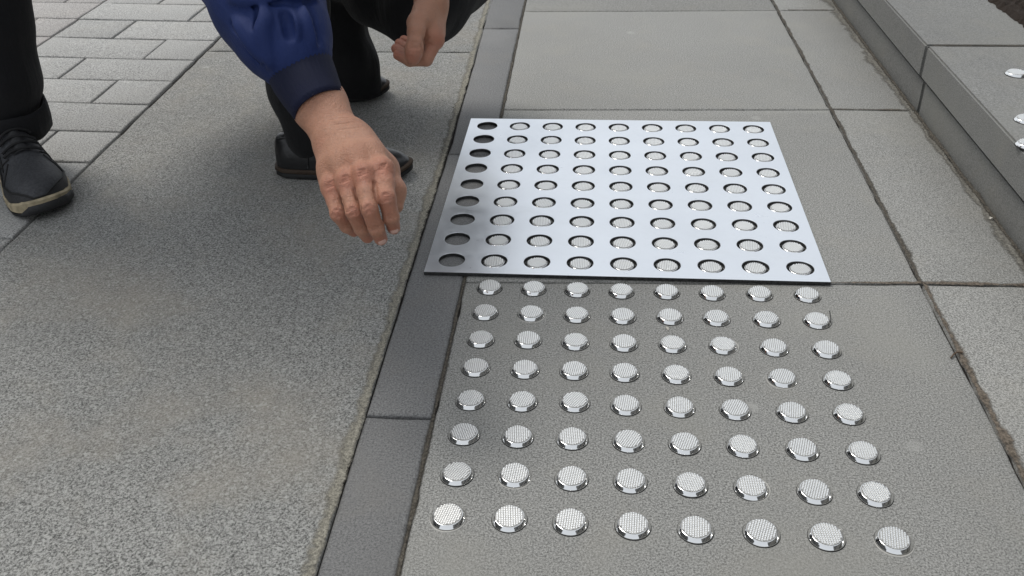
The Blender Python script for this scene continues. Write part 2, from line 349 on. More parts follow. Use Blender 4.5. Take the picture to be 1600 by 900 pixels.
# ------------------------------------------------------------------ perforated plate
PITCH = .066; PT = .0068; PR = .0204; PA = R(-.247); P0 = np.array([-.06462, .53011])
def plate_obj():
    n = 40; h = PITCH / 2; mg = .0375 - h + .0  # margin beyond the outer cells
    bm = bmesh.new(); cache = {}
    def vert(x, y, z):
        k = (round(x, 5), round(y, 5), z)
        if k not in cache: cache[k] = bm.verts.new((x, y, z))
        return cache[k]
    zt, zb = PT, .0012
    for i in range(9):
        for j in range(9):
            cx, cy = i * PITCH, j * PITCH
            x0 = cx - h - (mg if i == 0 else 0); x1 = cx + h + (mg if i == 8 else 0); y0 = cy - h - (mg if j == 0 else 0); y1 = cy + h + (mg if j == 8 else 0)
            def sq(a):
                c, s = math.cos(a), math.sin(a); tx = ((x1 - cx) if c > 0 else (x0 - cx)) / c if abs(c) > 1e-9 else 1e9; ty = ((y1 - cy) if s > 0 else (y0 - cy)) / s if abs(s) > 1e-9 else 1e9
                t = min(tx, ty); return cx + c * t, cy + s * t
            A = [2 * math.pi * k / n for k in range(n)]
            A += [math.atan2(yy - cy, xx - cx) % (2 * math.pi) for xx in (x0, x1) for yy in (y0, y1)]
            A = sorted(set(round(a, 6) for a in A)); A = [a for q, a in enumerate(A) if q == 0 or a - A[q - 1] > 1e-4]
            m = len(A)
            for q in range(m):
                a, b = A[q], A[(q + 1) % m]
                oa, ob = sq(a), sq(b); ia, ib = (cx + PR * math.cos(a), cy + PR * math.sin(a)), (cx + PR * math.cos(b), cy + PR * math.sin(b))
                ca, cb = (cx + (PR + .0004) * math.cos(a), cy + (PR + .0004) * math.sin(a)), (cx + (PR + .0004) * math.cos(b), cy + (PR + .0004) * math.sin(b))
                bm.faces.new([vert(*ca, zt), vert(*oa, zt), vert(*ob, zt), vert(*cb, zt)])
                bm.faces.new([vert(*ia, zt - .0004), vert(*ca, zt), vert(*cb, zt), vert(*ib, zt - .0004)])
                bm.faces.new([vert(*ia, zb), vert(*ia, zt - .0004), vert(*ib, zt - .0004), vert(*ib, zb)]).material_index = 1
                bm.faces.new([vert(*oa, zb), vert(*ia, zb), vert(*ib, zb), vert(*ob, zb)])
                def onedge(p, r): return (abs(p[0] - r) < 1e-5)
                X0, X1, Y0, Y1 = -h - mg, 8 * PITCH + h + mg, -h - mg, 8 * PITCH + h + mg
                if any(abs(oa[0] - r) < 1e-5 and abs(ob[0] - r) < 1e-5 for r in (X0, X1)) or any(abs(oa[1] - r) < 1e-5 and abs(ob[1] - r) < 1e-5 for r in (Y0, Y1)):
                    bm.faces.new([vert(*oa, zt), vert(*oa, zb), vert(*ob, zb), vert(*ob, zt)]).material_index = 1
    bmesh.ops.recalc_face_normals(bm, faces=bm.faces[:])
    me = bpy.data.meshes.new('perforated_plate'); bm.to_mesh(me); bm.free(); me.materials.append(M['plate']); me.materials.append(M['cutedge'])
    o = link('perforated_plate', me, None, (P0[0], P0[1], 0)); o.rotation_euler = (0, 0, PA)
    tag(o, 'silver metal template plate with nine by nine round holes lying on the slabs', 'plate')
plate_obj()

# ------------------------------------------------------------------ studs
def lathe(prof, n=48):
    v = []; f = []
    for r, z in prof:
        for k in range(n): v.append((r * math.cos(2 * math.pi * k / n), r * math.sin(2 * math.pi * k / n), z))
    for i in range(len(prof) - 1):
        for k in range(n): f.append((i * n + k, i * n + (k + 1) % n, (i + 1) * n + (k + 1) % n, (i + 1) * n + k))
    return v, f
RB, RT, HS = .0190, .0157, .0050
v, f = lathe([(RB - .0014, .0), (RB - .0010, .0006), (RB - .0001, .0009), (RB, .0013), (RB - .0002, .0018), (RT + .0009, HS - .0010), (RT + .0005, HS - .0004), (RT + .0002, HS - .0001), (RT - .0003, HS)], 64)
me_rim = mesh('rim', v, f, M['chrome'], True)
def knurl_mesh():
    """ribs across the top, each nicked into short lengths"""
    p = .0026; h = .0012; v = []; f = []; n = 48; ro = RT - .0002
    v.append((0, 0, -.0002)); v += [(ro * math.cos(2 * math.pi * k / n), ro * math.sin(2 * math.pi * k / n), -.0001) for k in range(n)]
    f += [(0, 1 + k, 1 + (k + 1) % n) for k in range(n)]; nd = len(f)
    N = int(RT / p) + 1
    for i in range(-N, N + 1):
        x = i * p; yl = math.sqrt(max(0, (RT - .0003) ** 2 - (abs(x) + p * .4) ** 2)) if abs(x) + p * .4 < RT else 0
        if yl < .001: continue
        y = -yl
        while y < yl - .0006:
            q = (math.floor((y + 1e-6) / p) + 1) * p; e = min(q, yl); s_ = p * .46; t = p * .30; g = .00016
            if e - y > .0006:
                b = len(v); v += [(x - s_, y + g, -.00015), (x + s_, y + g, -.00015), (x + s_, e - g, -.00015), (x - s_, e - g, -.00015), (x - t, y + g * 2.2, h), (x + t, y + g * 2.2, h), (x + t, e - g * 2.2, h), (x - t, e - g * 2.2, h)]
                f += [(b + 4, b + 5, b + 6, b + 7)] + [(b + k, b + (k + 1) % 4, b + 4 + (k + 1) % 4, b + 4 + k) for k in range(4)]
            y = e
    me = mesh('knurled_top', v, f, M['knurl']); me.materials.append(M['groove'])
    for q in range(nd): me.polygons[q].material_index = 1
    return me
me_top = knurl_mesh()
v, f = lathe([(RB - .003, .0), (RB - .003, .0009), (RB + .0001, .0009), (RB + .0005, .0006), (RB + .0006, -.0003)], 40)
me_shadow_ring = mesh('contact_shadow_ring', v, f, M['rubber'], True)  # black ring standing in for the contact shadow round the stud foot
v, f = lathe([(RB - .001, -.0004), (RB - .001, .0008), (RB + .0006, .0007), (RB + .0010, .0003), (RB + .0012, -.0006)], 40)
me_glue = mesh('glue_ring', v, f, M['glue'], True)
ORD = ['first', 'second', 'third', 'fourth', 'fifth', 'sixth', 'seventh', 'eighth', 'ninth']
def stud(x, y, z, label, group, glue=False, rz=None):
    o = empty('tactile_stud', (x, y, z), rz if rz is not None else random.gauss(-.12, .22)); tag(o, label, 'stud', group)
    o.rotation_euler = (random.gauss(0, .006), random.gauss(0, .006), o.rotation_euler[2])
    link('rim', me_rim, o); link('contact_shadow_ring', me_shadow_ring, o); link('knurled_top', me_top, o, (0, 0, HS))
    if glue:
        g = link('glue_ring', me_glue, o); a = random.uniform(-.2, 1.9) * -1; g.location = (.0013 * math.cos(a), .0013 * math.sin(a), 0)
    return o
SP = [[(700,806),(796,809),(891,814),(989,820),(1087,826),(1190,831),(1292,837),(1397,843)],
[(714,739),(804,741),(893,746),(985,750),(1079,756),(1174,761),(1273,767),(1368,771)],
[(725,677),(809,681),(894,684),(982,688),(1070,692),(1161,696),(1254,701),(1349,706)],
[(735,624),(816,626),(898,627),(978,632),(1062,635),(1149,639),(1238,643),(1327,646)],
[(743,573),(820,576),(897,578),(976,581),(1057,584),(1139,587),(1223,590),(1310,593)],
[(751,529),(825,530),(899,533),(975,535),(1051,537),(1130,539),(1210,542),(1292,545)],
[(758,487),(830,489),(901,491),(973,493),(1047,494),(1120,496),(1198,498),(1277,500)],
[(765,448),(834,450),(902,452),(971,454),(1042,455),(1113,457),(1187,458),(1262,460)]]
GL = {(0,0),(0,7),(1,1),(1,5),(4,6),(5,5),(6,1)}
for j, r in enumerate(SP):
    for i, q in enumerate(r):
        g = gp(*q, .003)
        rn = 'row nearest the camera' if j == 0 else ('row right beside the plate' if j == 7 else ORD[j] + ' row from the camera')
        stud(g[0], g[1], 0, f'bare round steel stud, {ORD[i]} from left in the {rn}', 'bare steel studs on the slab', (j, i) in GL)
ca, sa = math.cos(PA), math.sin(PA)
for j in range(9):
    for i in range(1, 9):
        x = P0[0] + PITCH * (ca * i - sa * j) + random.gauss(0, .0002); y = P0[1] + PITCH * (sa * i + ca * j) - .0003 + random.gauss(0, .0002)
        rn = 'the hole row nearest the camera' if j == 0 else ('the farthest hole row' if j == 8 else f'the {ORD[j]} hole row from camera')
        stud(x, y, .0, f'steel stud in plate hole, {ORD[i - 1]} from left in {rn}', 'steel studs inside the plate holes')
for (px, py), lab in zip([(1588, 115), (1604, 187), (1607, 226)], ['steel stud on the stone step, farthest of the three at the right edge', 'steel stud on the stone step, middle one of three at the right edge', 'steel stud on the stone step, nearest of the three at the right edge']):
    g = gp(px, py, .139); stud(g[0], g[1], .137, lab, 'steel studs on the stone step')

# ------------------------------------------------------------------ signed distance modelling (people)
def sdf_mesh(prims, res, disp=None, pad=.012):
    """prims: ('c', a, b, ra, rb, k) round cone added, ('s', ...) subtracted, ('e', centre, radii, k, rot) ellipsoid"""
    lo = np.full(3, 1e9); hi = -lo
    for p in prims:
        if p[0] == 'c':
            for q, r in ((p[1], p[3]), (p[2], p[4])): lo = np.minimum(lo, np.array(q) - r); hi = np.maximum(hi, np.array(q) + r)
        elif p[0] == 'e': lo = np.minimum(lo, np.array(p[1]) - max(p[2])); hi = np.maximum(hi, np.array(p[1]) + max(p[2]))
    lo -= pad; hi += pad
    n = np.ceil((hi - lo) / res).astype(int) + 1
    ax = [lo[i] + res * np.arange(n[i]) for i in range(3)]
    F = np.full(n, .05, np.float32)
    for p in prims:
        k = p[5] if p[0] in 'cs' else p[3]
        if p[0] in 'cs':
            a, b, ra, rb = np.array(p[1], float), np.array(p[2], float), p[3], p[4]; mg = max(ra, rb) + k + .05 * (p[0] == 'c') * .25 + 3 * res
            l, h = np.minimum(a, b) - mg, np.maximum(a, b) + mg
        else:
            c, rad = np.array(p[1], float), np.array(p[2], float); mg = max(rad) + k + .0125 + 3 * res; l, h = c - mg, c + mg
        i0 = np.maximum(0, ((l - lo) / res).astype(int)); i1 = np.minimum(n, ((h - lo) / res).astype(int) + 2)
        if (i1 <= i0).any(): continue
        sl_ = tuple(slice(u, v_) for u, v_ in zip(i0, i1))
        X, Y, Z = [ax[i][sl_[i]].astype(np.float32) for i in range(3)]
        X = X[:, None, None]; Y = Y[None, :, None]; Z = Z[None, None, :]
        if p[0] in 'cs':
            d = b - a; L2 = max(float(d @ d), 1e-12)
            t = np.clip(((X - a[0]) * d[0] + (Y - a[1]) * d[1] + (Z - a[2]) * d[2]) / L2, 0, 1)
            D = np.sqrt((X - a[0] - t * d[0]) ** 2 + (Y - a[1] - t * d[1]) ** 2 + (Z - a[2] - t * d[2]) ** 2) - (ra + (rb - ra) * t)
        else:
            x, y, z = X - c[0], Y - c[1], Z - c[2]
            if len(p) > 4 and p[4] is not None:
                m = np.array(p[4]).T; x, y, z = m[0, 0] * x + m[0, 1] * y + m[0, 2] * z, m[1, 0] * x + m[1, 1] * y + m[1, 2] * z, m[2, 0] * x + m[2, 1] * y + m[2, 2] * z
            q0 = np.sqrt((x / rad[0]) ** 2 + (y / rad[1]) ** 2 + (z / rad[2]) ** 2) + 1e-6
            q1 = np.sqrt((x / rad[0] ** 2) ** 2 + (y / rad[1] ** 2) ** 2 + (z / rad[2] ** 2) ** 2) + 1e-6
            D = q0 * (q0 - 1) / q1
        A = F[sl_]
        if p[0] == 's':
            hh = np.clip(.5 - .5 * (A + D) / k, 0, 1); F[sl_] = A * (1 - hh) + (-D) * hh + k * hh * (1 - hh)
        else:
            hh = np.clip(.5 + .5 * (A - D) / k, 0, 1); F[sl_] = A * (1 - hh) + D * hh - k * hh * (1 - hh)
    if disp is not None:
        m = np.abs(F) < .02; ix = np.argwhere(m)
        F[m] += disp(lo + res * ix).astype(np.float32)
    # surface nets
    S = F < 0
    cnt = sum(S[i:n[0] - 1 + i, j:n[1] - 1 + j, k:n[2] - 1 + k].astype(np.int8) for i in (0, 1) for j in (0, 1) for k in (0, 1))
    act = np.argwhere((cnt > 0) & (cnt < 8)); idx = np.full(n - 1, -1, np.int64); idx[tuple(act.T)] = np.arange(len(act))
    acc = np.zeros((len(act), 3)); num = np.zeros(len(act))
    cor = [np.array((i, j, k)) for i in (0, 1) for j in (0, 1) for k in (0, 1)]
    for a in cor:
        for axi in range(3):
            if a[axi]: continue
            b = a.copy(); b[axi] = 1
            fa = F[tuple((act + a).T)]; fb = F[tuple((act + b).T)]; m = (fa < 0) != (fb < 0)
            t = np.where(m, fa / np.where(m, fa - fb, 1), 0)
            acc += m[:, None] * (a + t[:, None] * (b - a)); num += m
    V = lo + res * (act + acc / num[:, None])
    faces = []
    for axi in range(3):
        e = np.zeros(3, int); e[axi] = 1; u, w_ = [(1, 2), (2, 0), (0, 1)][axi]
        s0 = S[tuple(slice(0, n[i] - e[i]) for i in range(3))]; s1 = S[tuple(slice(e[i], n[i]) for i in range(3))]
        ed = np.argwhere(s0 != s1); ed = ed[(ed[:, u] > 0) & (ed[:, w_] > 0) & (ed[:, u] < n[u] - 1) & (ed[:, w_] < n[w_] - 1)]
        du = np.zeros(3, int); du[u] = 1; dw = np.zeros(3, int); dw[w_] = 1
        q = np.stack([idx[tuple((ed - du - dw).T)], idx[tuple((ed - dw).T)], idx[tuple(ed.T)], idx[tuple((ed - du).T)]], 1)
        fl = ~s0[tuple(ed.T)]; q[fl] = q[fl][:, ::-1]; faces.append(q)
    return V, np.concatenate(faces)
def merge(parts):
    V = []; Fc = []; o = 0
    for v, f in parts: V.append(np.asarray(v, float)); Fc += [tuple(int(i) + o for i in q) for q in f]; o += len(v)
    return np.concatenate(V), Fc
def waves(seed, amp, freq, n=10, stretch=(1, 1, 1)):
    r = np.random.default_rng(seed); D = r.normal(size=(n, 3)); D /= np.linalg.norm(D, axis=1)[:, None]; D *= r.uniform(.5, 1.6, (n, 1)) * freq * np.array(stretch); ph = r.uniform(0, 6.28, n)
    return lambda P: amp * np.sin(P @ D.T + ph).sum(1) / math.sqrt(n)
def loft_tube(pts, rad, n=40, squash=.85, thick=.003, ridge=None):
    """open tube with a wall thickness along pts; rad = half widths seen by the camera"""
    pts = [np.array(p) for p in pts]; v = []; f = []; rows_ = []
    for i, p in enumerate(pts):
        t = pts[min(i + 1, len(pts) - 1)] - pts[max(i - 1, 0)]; t /= np.linalg.norm(t)
        vd = p - CAM; vd /= np.linalg.norm(vd); s = np.cross(t, vd); s /= np.linalg.norm(s); u = np.cross(s, t)
        rows_.append((p, s, u, rad[i]))
    seq = [(r_, 0) for r_ in rows_] + [(r_, thick) for r_ in rows_[::-1]]
    for q, ((p, s, u, r), th) in enumerate(seq):
        for k in range(n):
            a = 2 * math.pi * k / n; rr = r - th + (ridge(a, q) if ridge and not th else 0)
            v.append(p + s * rr * math.cos(a) + u * rr * squash * math.sin(a))
    m = len(seq)
    for i in range(m):
        for k in range(n): f.append((i * n + k, i * n + (k + 1) % n, ((i + 1) % m) * n + (k + 1) % n, ((i + 1) % m) * n + k))
    return v, f

def fix_normals(me):
    bm = bmesh.new(); bm.from_mesh(me); bmesh.ops.recalc_face_normals(bm, faces=bm.faces[:]); bm.to_mesh(me); bm.free()

def chain(pts, k):   # pts: (px, py, depth, radius_px)
    P = [(pd(*q[:3]), q[3] * q[2] / FPX) for q in pts]
    return [('c', a[0], b[0], a[1], b[1], k) for a, b in zip(P[:-1], P[1:])]
def nail_mesh(tip, dip, r, side=None, ln=.011, wd=.0085, up=None):
    d = tip - dip; d = d / np.linalg.norm(d); vdir = CAM - tip; nrm = up if up is not None else vdir - d * (vdir @ d); nrm = nrm - d * (nrm @ d); nrm /= np.linalg.norm(nrm); s = np.cross(d, nrm)
    v = []; f = []; nu, nv = 7, 7; c = tip - d * ln * .18
    for lay in (0, 1):
        for i in range(nu):
            for j in range(nv):
                x = (i / (nu - 1) - .5) * 2; y = (j / (nv - 1) - .5) * 2
                x2 = x * math.sqrt(1 - y * y * .42); y2 = y * math.sqrt(1 - x * x * .3)
                hgt = r * (.93 + .05) * math.sqrt(max(0, 1 - (y2 * wd * .5 / r) ** 2)) - .0011 * max(0, x2) ** 2 * 1.5 - lay * .0014 + .0006
                v.append(c + d * x2 * ln * .5 + s * y2 * wd * .5 + nrm * hgt)
    g = nu * nv
    for i in range(nu - 1):
        for j in range(nv - 1): f.append((i * nv + j, (i + 1) * nv + j, (i + 1) * nv + j + 1, i * nv + j + 1)); f.append(tuple(g + q for q in f[-1][::-1]))
    rim = [(0, j) for j in range(nv)] + [(i, nv - 1) for i in range(1, nu)] + [(nu - 1, j) for j in range(nv - 2, -1, -1)] + [(i, 0) for i in range(nu - 2, 0, -1)]
    for a, b in zip(rim, rim[1:] + rim[:1]):
        f.append((a[0] * nv + a[1], b[0] * nv + b[1], g + b[0] * nv + b[1], g + a[0] * nv + a[1]))
    me = mesh('fingernail', v, f, M['nail'], True); fix_normals(me); return me
def body_object(parts, blush, parent):
    V, Fc = merge(parts); me = mesh('body', V, Fc, M['skin'], True)
    at = me.attributes.new('blush', 'FLOAT', 'POINT'); b = np.zeros(len(V))
    for c, r, s in blush: b = np.maximum(b, s * np.exp(-((V - np.array(c)) ** 2).sum(1) / (r * r)))
    at.data.foreach_set('value', b.astype(np.float32)); return link('body', me, parent)
def oval(c, e, r=.003):   # small groove helper
    return c

# ------------------------------------------------------------------ the squatting man
def head_prims(c, fwd, s=1.0):
    """c: head centre; fwd: unit facing direction; returns primitives"""
    f_ = np.array(fwd, float); f_ /= np.linalg.norm(f_); up = np.array((0, 0, 1.)); r_ = np.cross(f_, up); r_ /= np.linalg.norm(r_); up = np.cross(r_, f_)
    B = np.stack([r_, f_, up], 1); L = lambda x, y, z: np.array(c) + s * (r_ * x + f_ * y + up * z)
    pr = [('e', L(0, -.01, .03), (.077 * s, .098 * s, .088 * s), .02, B), ('e', L(0, .02, -.045), (.058 * s, .07 * s, .075 * s), .03, B),
          ('c', L(0, .078, .02), L(0, .108, -.022), .009 * s, .014 * s, .012), ('c', L(-.018, .088, -.062), L(.018, .088, -.062), .010 * s, .010 * s, .012),
          ('e', L(0, .072, -.098), (.026 * s, .022 * s, .02 * s), .02, B), ('c', L(-.035, .078, .03), L(.035, .078, .03), .012 * s, .012 * s, .015),
          ('s', L(-.033, .094, .006), L(-.033, .096, .004), .012 * s, .012 * s, .01), ('s', L(.033, .094, .006), L(.033, .096, .004), .012 * s, .012 * s, .01),
          ('e', L(-.078, -.005, -.01), (.012 * s, .022 * s, .034 * s), .008, B), ('e', L(.078, -.005, -.01), (.012 * s, .022 * s, .034 * s), .008, B),
          ('s', L(-.024, .1, -.063), L(.024, .1, -.063), .002, .002, .004)]
    eyes = [L(-.032, .079, .004), L(.032, .079, .004)]
    hair = [('e', L(0, -.018, .045), (.084 * s, .1 * s, .085 * s), .02, B), ('e', L(0, -.05, -.01), (.074 * s, .06 * s, .07 * s), .03, B)]
    hair += [('s', L(0, .12, -.02), L(0, .12, -.02), .085 * s, .085 * s, .02)]
    return pr, eyes, hair, L
def ball(c, r, n=10):
    v, f = lathe([(max(1e-5, r * math.sin(math.pi * i / n)), -r * math.cos(math.pi * i / n)) for i in range(n + 1)], 14)
    return [np.array(q) + c for q in v], f

man = empty('person', (-.40, 1.0, 0))
MAN_INV = Matrix.Translation((.40, -1.0, 0))
def adopt(o):
    o.matrix_parent_inverse = MAN_INV; return o

# right hand (nearest the camera)
from mathutils.bvhtree import BVHTree
def caster(vf):
    bv = BVHTree.FromPolygons([tuple(q) for q in vf[0]], [tuple(int(i) for i in q) for q in vf[1]]); c = Vector(CAM)
    def hit(x, y):
        p = bv.ray_cast(c, Vector(ray(x, y)).normalized())[0]
        return None if p is None else np.array(p)
    return hit
def carve(hit, pts, r, k, lift=.0):
    """groove along pixels pts on the surface seen by the camera"""
    P = [hit(*q) for q in pts]; P = [p + (CAM - p) / np.linalg.norm(CAM - p) * lift for p in P if p is not None]; n = len(P)
    return [('s', a, b, r * (.55 + .45 * math.sin(math.pi * (i + .5) / max(1, n - 1))), r * (.55 + .45 * math.sin(math.pi * (i + 1) / max(1, n - 1))), k) for i, (a, b) in enumerate(zip(P[:-1], P[1:])) if np.linalg.norm(a - b) < .02]
def dense(pts, m=5): return [tuple(np.array(a) + (np.array(b) - np.array(a)) * t / m) for a, b in zip(pts[:-1], pts[1:]) for t in range(m)] + [pts[-1]]
def arc(cx, cy, w_, slope, bow, n=9): return [(cx + x * w_, cy + slope * x * w_ + bow * x * x) for x in np.linspace(-1, 1, n)]
mcp = dict(i=(598, 266, 1.056, 16), m=(568, 274, 1.046, 14.8), r=(541, 284, 1.056, 13.8), p=(518, 293, 1.074, 13))
pip = dict(i=(604, 309, 1.035, 14.3), m=(577, 327, 1.025, 13.5), r=(552, 331, 1.039, 12.7), p=(528, 334, 1.059, 12.2))
dip = dict(i=(611, 339, 1.046, 12.8), m=(588, 357, 1.042, 12.4), r=(565, 357, 1.060, 11.8), p=(542, 353, 1.078, 11))
tip = dict(i=(615, 356, 1.062, 10.4), m=(595, 373, 1.060, 10.6), r=(574, 370, 1.080, 10.2), p=(553, 361, 1.095, 9.4))
pr = []
for sg in (-1, 1):      # forearm and wrist: wider than thick
    ox, oy = sg * .90, -sg * .44
    pr += chain([(395 + ox * 13, -50 + oy * 13, 1.205, 27), (499 + ox * 12, 164 + oy * 12, 1.148, 26.5), (526 + ox * 13, 212 + oy * 13, 1.124, 26)], .02)
for k_, w0 in (('i', (552, 210, 1.118, 25)), ('m', (538, 214, 1.112, 26)), ('r', (523, 220, 1.115, 26)), ('p', (517, 226, 1.122, 23))):
    a = mcp[k_]; mid = tuple((w0[i] * .45 + a[i] * .55) for i in range(2)) + ((w0[2] * .45 + a[2] * .55) - .003, {'i': 22, 'm': 21, 'r': 20, 'p': 18.5}[k_])
    pr += chain([w0, mid, (a[0], a[1], a[2] + .005, a[3] + 1.5)], .011)
pr += chain([(518, 240, 1.125, 19), (519, 285, 1.09, 16)], .014)      # ulnar pad
pr += chain([(562, 226, 1.125, 25), (594, 258, 1.095, 20)], .014)      # thumb side of the back of the hand
for k_ in 'imrp':
    mm = tuple((mcp[k_][i] + pip[k_][i]) / 2 for i in range(2)) + ((mcp[k_][2] + pip[k_][2]) / 2 + .001, (mcp[k_][3] + pip[k_][3]) / 2 + .2)
    pr += chain([mcp[k_], mm], .009) + chain([mm, pip[k_]], .0035) + chain([pip[k_], dip[k_]], .003) + chain([dip[k_], tip[k_]], .003)
    m_ = mcp[k_]; pr += chain([(m_[0] - 1, m_[1] - 5, m_[2] - .0030, 11.5), (m_[0], m_[1] + 3, m_[2] - .0030, 10.5)], .010)     # knuckle heads
pr += chain([(564, 226, 1.130, 23), (602, 264, 1.108, 18.5), (617, 298, 1.090, 15), (619, 322, 1.087, 11.5)], .012)      # thumb behind the index
hit = caster(sdf_mesh(pr, .0025))
# skin folds over the finger joints
for k_ in 'imrp':
    q_ = pip[k_]
    for dy, w_ in ((-7, 6), (-4.5, 8.5), (-1.5, 9.5), (1.5, 9), (4.5, 7.5)): pr += carve(hit, arc(q_[0] + dy * .22 + random.uniform(-1, 1), q_[1] + dy, w_ * random.uniform(.8, 1), -.16 + random.uniform(-.08, .08), 1.3), .00088, .0015)
    q_ = dip[k_]
    for dy in (-2.5, .5, 3): pr += carve(hit, arc(q_[0] + dy * .3, q_[1] + dy, 7.5 * random.uniform(.7, 1), -.22, .8), .0006, .0014)
    q_ = mcp[k_]
    for dy in (-9, -5, -1): pr += carve(hit, arc(q_[0] - 1 + random.uniform(-2, 2), q_[1] + dy, 6 * random.uniform(.7, 1.2), -.3 + random.uniform(-.15, .15), .6, 15), .00022, .0018)
for y, x0, x1 in ((196, 520, 556), (204, 526, 564), (188, 512, 548)): pr += carve(hit, [(x0 + (x1 - x0) * t, y - 9 * t + 4 * t * t) for t in np.linspace(0, 1, 16)], .0003, .002)
# clefts between the fingers
for pts in ([(585, 286), (586, 300), (589, 315), (594, 330), (601, 346)], [(554, 297), (559, 312), (564, 326), (570, 342), (578, 358)], [(530, 302), (535, 316), (539, 330), (547, 345)]):
    pr += carve(hit, pts, .0020, .0030, -.0015)
rh = sdf_mesh(pr, .0011)
# left hand hanging in front of the knee
pl_ = chain([(700, -170, 1.60, 40), (684, -60, 1.53, 30)], .02)
pl_ += chain([(684, -60, 1.53, 25), (677, 0, 1.515, 20.5)], .02) + chain([(676, -40, 1.54, 24), (673, 6, 1.53, 19)], .02)
LM = dict(i=(682, 64, 1.50, 10), m=(683, 54, 1.525, 10), r=(681, 46, 1.55, 9.5), p=(679, 40, 1.575, 9))
LP = dict(i=(666, 93, 1.49, 10.5), m=(661, 88, 1.525, 10), r=(658, 80, 1.555, 9.5), p=(657, 70, 1.582, 8.5))
LD = dict(i=(640, 95, 1.497, 9), m=(634, 86, 1.53, 9), r=(636, 76, 1.56, 8.5), p=(640, 66, 1.585, 7.5))
LT = dict(i=(622, 86, 1.508, 8), m=(619, 76, 1.54, 8), r=(624, 68, 1.568, 7.6), p=(631, 62, 1.59, 6.8))
for k_ in 'imrp':
    pl_ += chain([(674, 8, 1.53, 19), LM[k_][:3] + (LM[k_][3] + 2,)], .015) + chain([LM[k_], LP[k_]], .004) + chain([LP[k_], LD[k_]], .0025) + chain([LD[k_], LT[k_]], .0025)
pl_ += chain([(664, 14, 1.50, 19), (652, 36, 1.475, 14.5), (650, 50, 1.463, 12), (648, 72, 1.452, 11.6), (646, 84, 1.452, 11.5), (645, 92, 1.455, 9.5)], .010)
pl_ += chain([(668, 30, 1.50, 15), (674, 55, 1.495, 13)], .015)
hit = caster(sdf_mesh(pl_, .0028))
for dy, w_ in ((-5, 7), (-1.5, 9), (2, 9), (5, 7)): pl_ += carve(hit, arc(648, 70 + dy, w_, .05, 1), .0011, .0022)
pl_ += carve(hit, [(667, 48), (664, 56), (661, 64), (660, 74), (660, 84)], .0028, .004, -.001) + carve(hit, [(661, 68), (666, 68), (672, 69), (677, 71)], .0014, .003) + carve(hit, [(662, 62), (667, 60), (671, 58)], .001, .003)
lh = sdf_mesh(pl_, .0016)
# shoulders, neck, head (hidden by the clothes or above the picture)
SHR, SHL = np.array((-.50, .66, .78)), np.array((-.36, .98, .86)); ELR, ELL = pd(352, -150, 1.24), np.array((-.16, .95, .60))
NECK = np.array((-.40, .80, .93)); HEADC = np.array((-.315, .755, 1.085))
FWD = np.array((.72, -.42, -.55))
hp, eyes, hairp, HL = head_prims(HEADC, FWD)
bp = hp + [('c', NECK - np.array((.03, -.02, .06)), HEADC - np.array((.04, -.01, .06)), .062, .055, .03), ('c', SHR, SHL, .06, .06, .04),
           ('c', SHL, ELL, .05, .042, .03), ('c', ELL, pd(684, -60, 1.53), .042, .032, .03), ('c', SHR, ELR, .05, .042, .03), ('c', ELR, pd(430, 20, 1.19), .042, .032, .03)]
bd = sdf_mesh(bp, .0055)
blush = [(pd(mcp[k][0], mcp[k][1], mcp[k][2] - .012), .017, .6) for k in mcp] + [(pd((pip[k][0] + dip[k][0]) / 2, (pip[k][1] + dip[k][1]) / 2, pip[k][2] - .006), .020, .45) for k in pip] + [(pd(pip[k][0], pip[k][1], pip[k][2] - .01), .012, .6) for k in pip] + [(pd(tip[k][0], tip[k][1], tip[k][2] - .006), .013, .75) for k in tip]
blush += [(pd(*LT[k][:3]), .02, .9) for k in LT] + [(pd(645, 88, 1.445), .015, .7), (pd(690, 70, 1.49), .03, .5), (pd(505, 225, 1.1), .012, .3)]
bo = adopt(body_object([rh, lh, bd], blush, man))
for k_, l_, w_ in (('i', .0115, .0095), ('m', .0105, .0095)):
    t_, d_ = pd(*tip[k_][:3]), pd(*dip[k_][:3]); o = link('fingernail', nail_mesh(t_, d_, tip[k_][3] * tip[k_][2] / FPX, ln=l_, wd=w_), bo)
o = link('fingernail', nail_mesh(pd(645, 92, 1.455), pd(647, 78, 1.452), .0096, ln=.013, wd=.0115), bo)
ev, ef = merge([ball(e, .0125) for e in eyes]); link('eyes', mesh('eyes', ev, ef, M['eye'], True), bo)
hv, hf = sdf_mesh(hairp, .005, waves(5, .0018, 160)); adopt(link('hair', mesh('hair', hv, hf, M['hair'], True), man))

# jacket: torso and sleeves; the right sleeve is seen close
PELV = np.array((-.66, 1.08, .47))
jp = [('c', PELV + np.array((0, 0, .06)), np.array((-.50, .86, .74)), .17, .165, .08), ('c', SHR + (.02, .02, -.02), SHL + (.0, -.02, -.02), .085, .085, .06), ('c', np.array((-.55, .90, .62)), np.array((-.42, .80, .84)), .16, .11, .08),
      ('c', SHL, ELL, .085, .068, .04), ('c', ELL, pd(689, -105, 1.555), .064, .048, .04), ('c', SHR, ELR, .085, .075, .04), ('c', NECK - (.03, -.02, .07), NECK + (.01, -.0, -.01), .085, .072, .02)]
jt = sdf_mesh(jp, .009, waves(3, .004, 45, 12))
spx = chain([(335, -190, 1.255, 92), (384, -70, 1.225, 92), (421, 8, 1.195, 84), (446, 58, 1.172, 70), (462, 92, 1.160, 54)], .02)
hit = caster(sdf_mesh(spx, .004))
